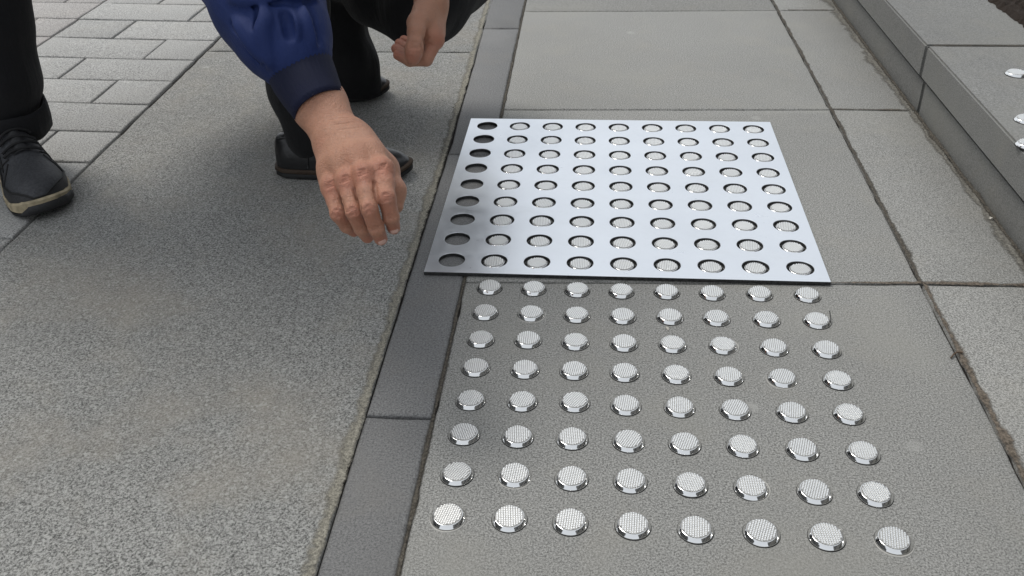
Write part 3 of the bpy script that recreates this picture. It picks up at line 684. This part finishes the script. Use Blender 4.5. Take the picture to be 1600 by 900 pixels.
def fold(pts, r, k, dx, dy, hgt):      # a valley with a cloth ridge thrown up beside it
    global spx
    D = dense(pts, 6); P = [hit(x + dx, y + dy) for x, y in D]; P = [p + (p - CAM) / np.linalg.norm(p - CAM) * hgt for p in P if p is not None]; n = len(P)
    rad = lambda q: .0026 + .0040 * math.sin(math.pi * q / max(1, n - 1))
    spx += [('c', a, b, rad(q), rad(q + 1), .010) for q, (a, b) in enumerate(zip(P[:-1], P[1:])) if np.linalg.norm(a - b) < .02]
    spx += carve(hit, D, r, k)
fold([(366, 6), (384, 9), (402, 10), (422, 7), (440, 4), (476, 7), (492, 3)], .0016, .004, 0, -9, .0035)
fold([(402, 14), (405, 32), (401, 52), (407, 76), (415, 98)], .0024, .008, 10, 1, .0040)
fold([(364, 38), (378, 52), (392, 74), (404, 94)], .0024, .009, 8, -4, .0044)
fold([(484, 12), (487, 28), (491, 46), (499, 66)], .0020, .006, -9, 2, .0042)
fold([(444, 22), (450, 40), (453, 58)], .0010, .010, 8, 0, .0054)
js = sdf_mesh(spx, .0020, waves(11, .0013, 70, 12, (1, .5, .5)))
V, Fc = merge([jt, js]); jk = adopt(link('jacket', mesh('jacket', V, Fc, M['blue'], True), man))
rib = lambda a, q: .0009 * math.cos(a * 40)
cu = [(463, 94, 1.163), (468, 105, 1.158), (476, 124, 1.152), (486, 143, 1.146), (495, 159, 1.141), (499, 166, 1.139)]
cv, cf = loft_tube([pd(*q) for q in cu], [r * 1.15 / FPX for r in (49, 52, 50.5, 47, 43.5, 42)], 80, .86, .003, rib)
cm = mesh('cuff', cv, cf, M['navy'], True); fix_normals(cm); link('cuff', cm, jk)
cv, cf = loft_tube([pd(690, -110, 1.556), pd(687, -80, 1.54), pd(683, -46, 1.53)], [.050, .047, .041], 60, .85, .003, rib)
cm = mesh('cuff', cv, cf, M['navy'], True); fix_normals(cm); link('cuff', cm, jk)
# trousers
KL = pd(652, -8, 1.80); KR = np.array((-.36, .80, .50)); HIPR, HIPL = np.array((-.62, .97, .46)), np.array((-.60, 1.17, .46))
tp = [('c', np.array((-.362, .848, .082)), np.array((-.362, .845, .17)), .046, .052, .03), ('c', np.array((-.362, .845, .17)), np.array((-.365, .83, .32)), .052, .066, .03), ('c', np.array((-.365, .83, .32)), KR, .066, .078, .03), ('c', KR, HIPR, .085, .12, .04),
      ('c', HIPR, HIPL, .13, .13, .05), ('c', PELV, PELV + (.03, -.03, .12), .15, .16, .06)]
# left leg: hem over the far shoe, calf, lowered knee
tp += [('c', pd(566, 147, 2.07), pd(551, 95, 2.02), .050, .052, .02), ('c', pd(551, 95, 2.02), pd(520, 20, 1.98), .052, .060, .02), ('c', pd(520, 20, 1.98), pd(490, -80, 1.95), .060, .08, .03),
       ('c', pd(490, -80, 1.95), HIPL, .09, .12, .04), ('c', KL, pd(560, -90, 1.86), .085, .105, .03), ('c', pd(560, -90, 1.86), HIPL, .105, .12, .04), ('c', pd(650, 80, 1.76), pd(658, -45, 1.82), 18 * 1.76 / FPX, 124 * 1.82 / FPX, .02),
       ('c', pd(600, -20, 1.82), KL, .085, .09, .03)]
tv, tf = sdf_mesh(tp, .0055, waves(21, .0030, 70, 14, (1, 1, .6)))
tv[:, 2] = np.maximum(tv[:, 2], .012)
adopt(link('trousers', mesh('trousers', tv, tf, M['black'], True), man))

# ------------------------------------------------------------------ shoes
def prof(s, tab): return float(np.interp(s, [t[0] for t in tab], [t[1] for t in tab]))
def shoe_upper(L, wt, ht, z0, e=2.3, ns=40, na=24, sc=1.0, a0=0, a1=math.pi, s0=0, s1=1, bend=0):
    v = []; f = []
    for i in range(ns + 1):
        u = i / ns; s = s0 + (s1 - s0) * (.5 - .5 * math.cos(math.pi * u)) if s0 == 0 and s1 == 1 else s0 + (s1 - s0) * u
        w_, h_ = prof(s, wt) * sc, (prof(s, ht) - z0) * sc
        for k in range(na + 1):
            a = a0 + (a1 - a0) * k / na; c, q = math.cos(a), math.sin(a)
            y = w_ * math.copysign(abs(c) ** (2 / e), c); z = z0 + h_ * abs(q) ** (2 / e)
            v.append(((s - .5) * L * (1 + (sc - 1) * .4), y + bend * (s - .4) ** 2, z))
    for i in range(ns):
        for k in range(na): f.append((i * (na + 1) + k, (i + 1) * (na + 1) + k, (i + 1) * (na + 1) + k + 1, i * (na + 1) + k + 1))
    return v, f
def sole_mesh(name, L, wt, z0, z1, grow, m, bend=0, n=44, wav=0):
    pts = []
    for sgn in (1, -1):
        for i in range(n + 1):
            u = i / n if sgn > 0 else 1 - i / n; s = .5 - .5 * math.cos(math.pi * u); w_ = prof(s, wt)
            pts.append(((s - .5) * (L + 2 * grow), sgn * (w_ + grow * (1 if 0 < u < 1 else 0)) + bend * (s - .4) ** 2))
    v = []; f = []; N = len(pts)
    for zz, ins in ((z0, .002), (z0 + .002, 0), (z1 - .002, 0), (z1, .0015)):
        for q, (x, y) in enumerate(pts):
            r = 1 - ins / .05; toe = .010 * max(0, (x / L - .3) / .2) ** 2
            v.append((x * r, y * r, zz + toe * .9 + (wav * math.sin(x * 55) if zz > z0 + .003 else 0)))
    for r in range(3):
        for i in range(N): f.append((r * N + i, r * N + (i + 1) % N, (r + 1) * N + (i + 1) % N, (r + 1) * N + i))
    f += [tuple(range(N - 1, -1, -1)), tuple(3 * N + i for i in range(N))]
    me = mesh(name, v, f, m); fix_normals(me); smoothang(me, 40); return me
def tube(pts, r, n=8):
    v = []; f = []; P = [np.array(p, float) for p in pts]
    for i, p in enumerate(P):
        t = P[min(i + 1, len(P) - 1)] - P[max(0, i - 1)]; t /= np.linalg.norm(t) + 1e-9; a = np.cross(t, (0, 0, 1.)) if abs(t[2]) < .9 else np.cross(t, (1., 0, 0)); a /= np.linalg.norm(a); b = np.cross(t, a)
        for k in range(n): q = 2 * math.pi * k / n; v.append(p + r * (a * math.cos(q) + b * math.sin(q)))
    for i in range(len(P) - 1):
        for k in range(n): f.append((i * n + k, i * n + (k + 1) % n, (i + 1) * n + (k + 1) % n, (i + 1) * n + k))
    f += [tuple(range(n)), tuple((len(P) - 1) * n + k for k in range(n - 1, -1, -1))]
    return v, f
WD = [(0, .004), (.02, .020), (.08, .031), (.2, .034), (.4, .034), (.6, .043), (.72, .046), (.85, .040), (.94, .027), (.985, .013), (1, .003)]
HD = [(0, .060), (.03, .074), (.1, .078), (.25, .080), (.4, .085), (.52, .074), (.65, .056), (.8, .046), (.92, .040), (.98, .032), (1, .022)]
def dress_shoe(parent, loc, rz, sub):
    L = .252; z0 = .018
    v, f = shoe_upper(L, WD, HD, z0, 2.4); me = mesh('upper', v, f, M['leather'], True); fix_normals(me)
    up = link('shoe', me, parent, loc); up.rotation_euler = (0, 0, rz); up.matrix_parent_inverse = MAN_INV
    # collar seam and heel counter line as raised piping
    def surf(s, a, out=.0008):
        w_, h_ = prof(s, WD) + out, prof(s, HD) - z0 + out; c, q = math.cos(a), math.sin(a); return ((s - .5) * L, w_ * math.copysign(abs(c) ** (2 / 2.4), c), z0 + h_ * abs(q) ** (2 / 2.4))
    parts = []
    for sg in (0, 1):
        A = (lambda a: a) if not sg else (lambda a: math.pi - a)
        parts.append(tube([surf(.27 + .012 * math.sin(t * 5), A(t)) for t in np.linspace(.05, 1.2, 14)], .0014))
        parts.append(tube([surf(.05 + .4 * t, A(1.12 - .22 * t * t)) for t in np.linspace(0, 1, 16)], .0018))
    v, f = merge(parts); link('piping', mesh('piping', v, f, M['leather'], True), up)
    link('welt', sole_mesh('welt', L, WD, .011, .0195, .0032, M['welt']), up)
    link('sole', sole_mesh('sole', L, WD, .0012, .0112, .0022, M['rubber']), up)
    return up
dress_shoe(man, (-.306, .846, 0), R(-2), 0)
dress_shoe(man, (-.425, 1.235, 0), R(6), 1)
tag(man, 'squatting person in blue jacket and black trousers reaching a bare hand beside the plate', 'person')

# ------------------------------------------------------------------ the standing person at the left edge
SX, SY_, SR = -.868, .766, R(-46)
other = empty('person', (SX, SY_, 0)); OI = Matrix.Translation((-SX, -SY_, 0))
def adopt2(o): o.matrix_parent_inverse = OI; return o
WSN = [(0, .006), (.02, .022), (.08, .033), (.2, .037), (.4, .039), (.58, .047), (.72, .0515), (.84, .047), (.93, .035), (.98, .019), (1, .004)]
HSN = [(0, .075), (.03, .088), (.1, .097), (.22, .100), (.34, .108), (.44, .102), (.54, .086), (.66, .072), (.78, .066), (.88, .060), (.95, .050), (.985, .040), (1, .028)]
def sneaker(parent, loc, rz):
    L = .288; z0 = .022; bend = -.05
    v, f = shoe_upper(L, WSN, HSN, z0, 2.25, 46, 28, bend=bend); me = mesh('sneaker', v, f, M['sneaker'], True); fix_normals(me)
    up = link('shoe', me, parent, loc); up.rotation_euler = (0, 0, rz); adopt2(up)
    def surf(s, a, out=.001, sc=1.0):
        w_, h_ = prof(s, WSN) + out, prof(s, HSN) - z0 + out; c, q = math.cos(a), math.sin(a); return ((s - .5) * L + (out if s > .99 else 0), w_ * math.copysign(abs(c) ** (2 / 2.25), c) + bend * (s - .4) ** 2, z0 + h_ * abs(q) ** (2 / 2.25))
    # rubber mudguard round the toe: follows the upper, a little proud
    v = []; f = []; path = [(s, 0) for s in np.linspace(.5, .985, 26)] + [(s, 1) for s in np.linspace(.985, .5, 26)]
    nk = 7
    for i, (s, side) in enumerate(path):
        top = float(np.interp(s, [.5, .6, .72, .86, .95, 1], [.30, .30, .34, .62, .95, 1.25])) if side == 0 else float(np.interp(s, [.5, .6, .72, .86, .95, 1], [.62, .52, .42, .58, .95, 1.25]))
        for k in range(nk):
            a = top * k / (nk - 1); o_ = .0022 if 0 < k < nk - 1 else (.0018 if k == 0 else -.0006)
            v.append(surf(s, a if side == 0 else math.pi - a, o_))
    for i in range(len(path) - 1):
        for k in range(nk - 1): f.append((i * nk + k, (i + 1) * nk + k, (i + 1) * nk + k + 1, i * nk + k + 1))
    me = mesh('mudguard', v, f, M['guard'], True); fix_normals(me); mg_ = link('mudguard', me, up)
    ed = tube([np.array(v[i * nk + nk - 2]) + (0, 0, .0006) for i in range(len(path))], .0016); link('seam', mesh('seam', ed[0], ed[1], M['rubber'], True), mg_)
    link('midsole', sole_mesh('midsole', L, WSN, .009, .026, .0045, M['creamsole'], bend, wav=.0022), up)
    link('outsole', sole_mesh('outsole', L, WSN, .0012, .0095, .0035, M['rubber'], bend), up)
    # dark bumper of the outsole, folded up over the front of the midsole
    v = []; f = []; pth = [(q, 1) for q in np.linspace(.80, .999, 24)] + [(q, -1) for q in np.linspace(.999, .93, 8)]
    for i, (q, sg) in enumerate(pth):
        w_ = prof(q, WSN) + .0060; x = (q - .5) * (L + .012); y = sg * w_ + bend * (q - .4) ** 2; fade = min(1, i / 6, (len(pth) - 1 - i) / 5) ; zt = .010 + .011 * fade
        for zz, o_ in ((.004, -.004), (.006, 0), (zt - .002, 0), (zt, -.0035)): v.append((x + o_ * (q > .97), y + sg * o_, zz + .009 * max(0, (x / L - .3) / .2) ** 2))
    for i in range(len(pth) - 1):
        for k in range(3): f.append((i * 4 + k, (i + 1) * 4 + k, (i + 1) * 4 + k + 1, i * 4 + k + 1))
    me = mesh('toe_bumper', v, f, M['guard'], True); fix_normals(me); link('toe_bumper', me, up)
    for sg in (0, 1):
        A = (lambda a: a) if not sg else (lambda a: math.pi - a)
        for s0_, s1_, a0_, a1_ in ((.60, .50, 1.05, .12), (.40, .30, .95, .1), (.62, .72, .95, .35), (.20, .62, .80, .62)):
            v, f = tube([surf(s0_ + (s1_ - s0_) * t + .015 * math.sin(3 * t), A(a0_ + (a1_ - a0_) * t), .0008) for t in np.linspace(0, 1, 14)], .0014); link('seam', mesh('seam', v, f, M['rubber'], True), up)
    # tongue and laces
    tv_, tf_ = shoe_upper(L, [(a, b * .50) for a, b in WSN], [(a, b + .005) for a, b in HSN], .05, 2.2, 16, 14, s0=.26, s1=.60, bend=bend); link('tongue', mesh('tongue', tv_, tf_, M['guard'], True), up)
    for q, s in enumerate(np.linspace(.34, .585, 6)):
        pts = [surf(s + (.012 if q % 2 else -.012) * math.cos(a) , a, .0050) for a in np.linspace(.95, math.pi - .95, 14)]
        v, f = tube(pts, .0027); link('lace', mesh('lace', v, f, M['lace'], True), up)
    for sg in (1, -1):
        loop = [np.array(surf(.36, math.pi / 2, .008)) + np.array((.004 * math.sin(t * 3) + .016 * math.sin(t), sg * (.004 + .026 * math.sin(t * .5) ** 2), .004 * math.sin(t) - .010 * (t / 3.1) ** 2)) for t in np.linspace(0, 3.1, 16)]
        v, f = tube(loop, .0024); link('lace', mesh('lace', v, f, M['lace'], True), up)
    return up
sneaker(other, (SX, SY_, 0), SR)
sneaker(other, (SX - .26, SY_ + .02, 0), R(-78))
DS = np.array((.006, -.085, 0)); an1 = np.array((-.932, .925, .13)) + DS; an2 = np.array((-1.16, .95, .13)) + DS
legp = []
def leg(p0, kn, hip): return [('c', p0, p0 + (0, 0, .06), .066, .072, .02), ('c', p0 + (0, 0, .06), kn, .072, .088, .03), ('c', kn, hip, .088, .115, .04)]
H1, H2 = np.array((-.95, 1.03, .90)) + DS, np.array((-1.16, 1.03, .90)) + DS
legp += leg(an1, np.array((-.885, .945, .50)) + DS, H1) + leg(an2, np.array((-1.16, .96, .50)) + DS, H2) + [('c', H1, H2, .13, .13, .05), ('c', (H1 + H2) / 2, (H1 + H2) / 2 + (0, 0, .12), .15, .15, .05)]
lv, lf = sdf_mesh(legp, .007, waves(31, .0042, 55, 14, (1, 1, .8)))
tr = adopt2(link('trousers', mesh('trousers', lv, lf, M['blackb'], True), other))
def hem(c, tilt):
    v = []; f = []; n = 56; seq = [(.071, -.030), (.0735, -.010), (.0750, .012), (.0735, .022), (.069, .020), (.068, -.028)]
    for r, z in seq:
        for k in range(n):
            a = 2 * math.pi * k / n; rr = r + .0022 * math.sin(3 * a + 1) + .0013 * math.sin(7 * a + z * 60)
            v.append((c[0] + rr * math.cos(a), c[1] + rr * math.sin(a), c[2] + z + tilt * math.cos(a - 2.2) + .002 * math.sin(5 * a)))
    for i in range(6):
        for k in range(n): f.append((i * n + k, i * n + (k + 1) % n, ((i + 1) % 6) * n + (k + 1) % n, ((i + 1) % 6) * n + k))
    me = mesh('hem_cuff', v, f, M['blackb'], True); fix_normals(me); return me
link('hem_cuff', hem(an1 + (0, 0, -.02), .008), tr); link('hem_cuff', hem(an2 + (0, 0, -.02), .008), tr)
CH = np.array((-1.07, 1.04, 1.28)); S1, S2 = np.array((-.90, 1.04, 1.40)), np.array((-1.24, 1.04, 1.40))
E1, E2 = np.array((-.84, 1.05, 1.13)), np.array((-1.31, 1.05, 1.13)); W1, W2 = np.array((-.86, .96, .90)), np.array((-1.29, .95, .90))
jv, jf = sdf_mesh([('c', (H1 + H2) / 2 + (0, 0, .02), CH, .155, .17, .06), ('c', S1, S2, .09, .09, .06), ('c', S1, E1, .085, .068, .04), ('c', S2, E2, .085, .068, .04), ('c', E1, W1, .066, .05, .03), ('c', E2, W2, .066, .05, .03), ('c', CH + (0, 0, .1), CH + (0, -.01, .2), .11, .075, .04)], .009, waves(41, .004, 45, 12))
adopt2(link('jacket', mesh('jacket', jv, jf, M['blackb'], True), other))
hp2, eyes2, hair2, HL2 = head_prims(np.array((-1.06, .99, 1.66)), (.35, -.6, -.55))
bp2 = hp2 + [('c', np.array((-1.07, 1.03, 1.45)), np.array((-1.065, 1.01, 1.6)), .06, .055, .03)]
fine = []
for W_, sgn in ((W1, 1), (W2, -1)):
    fine += [('c', W_ + (0, .01, .04), W_, .030, .027, .01), ('c', W_, W_ + (-.004 * sgn, -.01, -.075), .026, .030, .012)]
    for q, (dy, ln) in enumerate(((-.034, .072), (-.014, .08), (.006, .075), (.025, .06))):
        b0 = W_ + np.array((-.004 * sgn, dy - .006, -.085)); m0 = b0 + np.array((-.006 * sgn, -.004, -ln * .5)); fine += [('c', b0, m0, .0095, .009, .004), ('c', m0, m0 + np.array((-.018 * sgn, .002, -ln * .42)), .009, .0075, .003)]
    b0 = W_ + np.array((-.012 * sgn, -.03, -.035)); m0 = b0 + np.array((-.008 * sgn, -.026, -.03)); fine += [('c', b0, m0, .014, .0105, .008), ('c', m0, m0 + np.array((-.004 * sgn, -.004, -.034)), .0105, .0085, .004)]
ob = adopt2(body_object([sdf_mesh(bp2, .0055), sdf_mesh(fine, .0035)], [((-1.06, .9, 1.64), .05, .3)], other))
ev, ef = merge([ball(e, .0125) for e in eyes2]); link('eyes', mesh('eyes', ev, ef, M['eye'], True), ob)
hv, hf = sdf_mesh(hair2, .005, waves(6, .0018, 160)); adopt2(link('hair', mesh('hair', hv, hf, M['hair'], True), other))
tag(other, 'standing person in black turned-up trousers and grey trainers with dirty cream soles', 'person')

# ------------------------------------------------------------------ small things
def matobj():
    x0, y0, x1, y1, z = 1.0, 1.25, 1.62, 2.2, .1375; v = []; f = []; nx, ny = 60, 92
    for i in range(nx + 1):
        for j in range(ny + 1):
            e = i in (0, nx) or j in (0, ny); sk = .035 * (1 - j / ny)
            v.append((x0 + (x1 - x0) * i / nx + sk + (random.uniform(-.004, .004) if e else random.uniform(-.002, .002)), y0 + (y1 - y0) * j / ny + random.uniform(-.003, .003), z if e else z + random.uniform(.005, .012)))
    for i in range(nx):
        for j in range(ny): a = i * (ny + 1) + j; f.append((a, a + ny + 1, a + ny + 2, a + 1))
    tag(link('floor_mat', mesh('floor_mat', v, f, M['mat'])), 'dark brown rough mat lying on the stone step at far right', 'mat')
matobj()
def debris(name, px, py, size, m, label, cat, z=0):
    g = gp(px, py, z); bm = bmesh.new(); bmesh.ops.create_icosphere(bm, subdivisions=2, radius=1)
    for q in bm.verts: q.co = Vector((q.co.x * size[0], q.co.y * size[1], (q.co.z + 1) * size[2])) * (1 + .25 * math.sin(q.co.x * 7 + q.co.y * 5))
    me = bpy.data.meshes.new(name); bm.to_mesh(me); bm.free(); me.materials.append(m); o = link(name, me, None, g); o.rotation_euler = (0, 0, random.uniform(0, 3)); tag(o, label, cat); return o
debris('stone_chip', 1043, 514, (.0042, .0018, .0010), M['chip'], 'tiny pale chip lying between bare studs below the plate', 'chip')
debris('stone_chip', 1548, 343, (.0035, .003, .002), M['chip'], 'small pale chip at the foot of the stone step', 'chip', .001)
g0 = gp(1284, 510); wv, wf = tube([g0 + (.002, .0, .001), g0 + (.012, .004, .0015), g0 + (.0135, .012, .006), g0 + (.0140, .024, .010)], .0007, 6)
tag(link('wire_bit', mesh('wire_bit', wv, wf, M['wire'], True)), 'thin dark bent wire beside the rightmost stud in second row below plate', 'wire')
g0 = gp(1492, 556); wv, wf = tube([g0 + (-.008, -.008, .002), g0 + (-.002, .0, .003), g0 + (.003, .003, .004), g0 + (.010, .004, .003)], .0011, 6)
tag(link('twig', mesh('twig', wv, wf, M['twig'], True)), 'short brown twig lying in the long joint at right', 'twig')

# ------------------------------------------------------------------ unseen facades added to give the polished rims dark reflections
M['unseen_facade'] = stone('added_facade_stone', (.20, .195, .185), 60, .2, .3, (.01, .005, 0), .002, .8, 0)
M['added_pane'] = simple('added_window_glass', (.03, .035, .04), .08)
def unseen_facade(loc, rz, width, height, label):
    o = empty('added_facade', loc, rz); n = int(width / 2.4); fl = int(height / 3)
    bm = bmesh.new(); bmesh.ops.create_cube(bm, size=1)
    for q in bm.verts: q.co = Vector((q.co.x * width, (q.co.y + .5) * 3, (q.co.z + .5) * height))
    me = bpy.data.meshes.new('wall'); bm.to_mesh(me); bm.free(); me.materials.append(M['unseen_facade']); link('wall', me, o)
    ww, wh = 1.5, 1.9
    v = [(-ww/2, 0, 0), (ww/2, 0, 0), (ww/2, 0, wh), (-ww/2, 0, wh), (-ww/2, -.05, 0), (ww/2, -.05, 0), (ww/2, -.05, wh), (-ww/2, -.05, wh)]
    pm = mesh('added_window', v, [(4, 5, 6, 7), (0, 4, 7, 3), (1, 2, 6, 5), (0, 1, 5, 4), (3, 7, 6, 2)], M['added_pane'])
    for i in range(n):
        for k in range(fl): link('added_window', pm, o, ((i + .5) / n * width - width / 2, -.01, k * 3 + .8))
    tag(o, label, 'added_facade', 'unseen facades added for reflections')
unseen_facade((8.5, 0, -.05), R(-90), 24, 9, 'unseen stone facade added on the right for dark reflections')
unseen_facade((-13, 0, -.05), R(90), 24, 9, 'unseen stone facade added on the left for dark reflections')
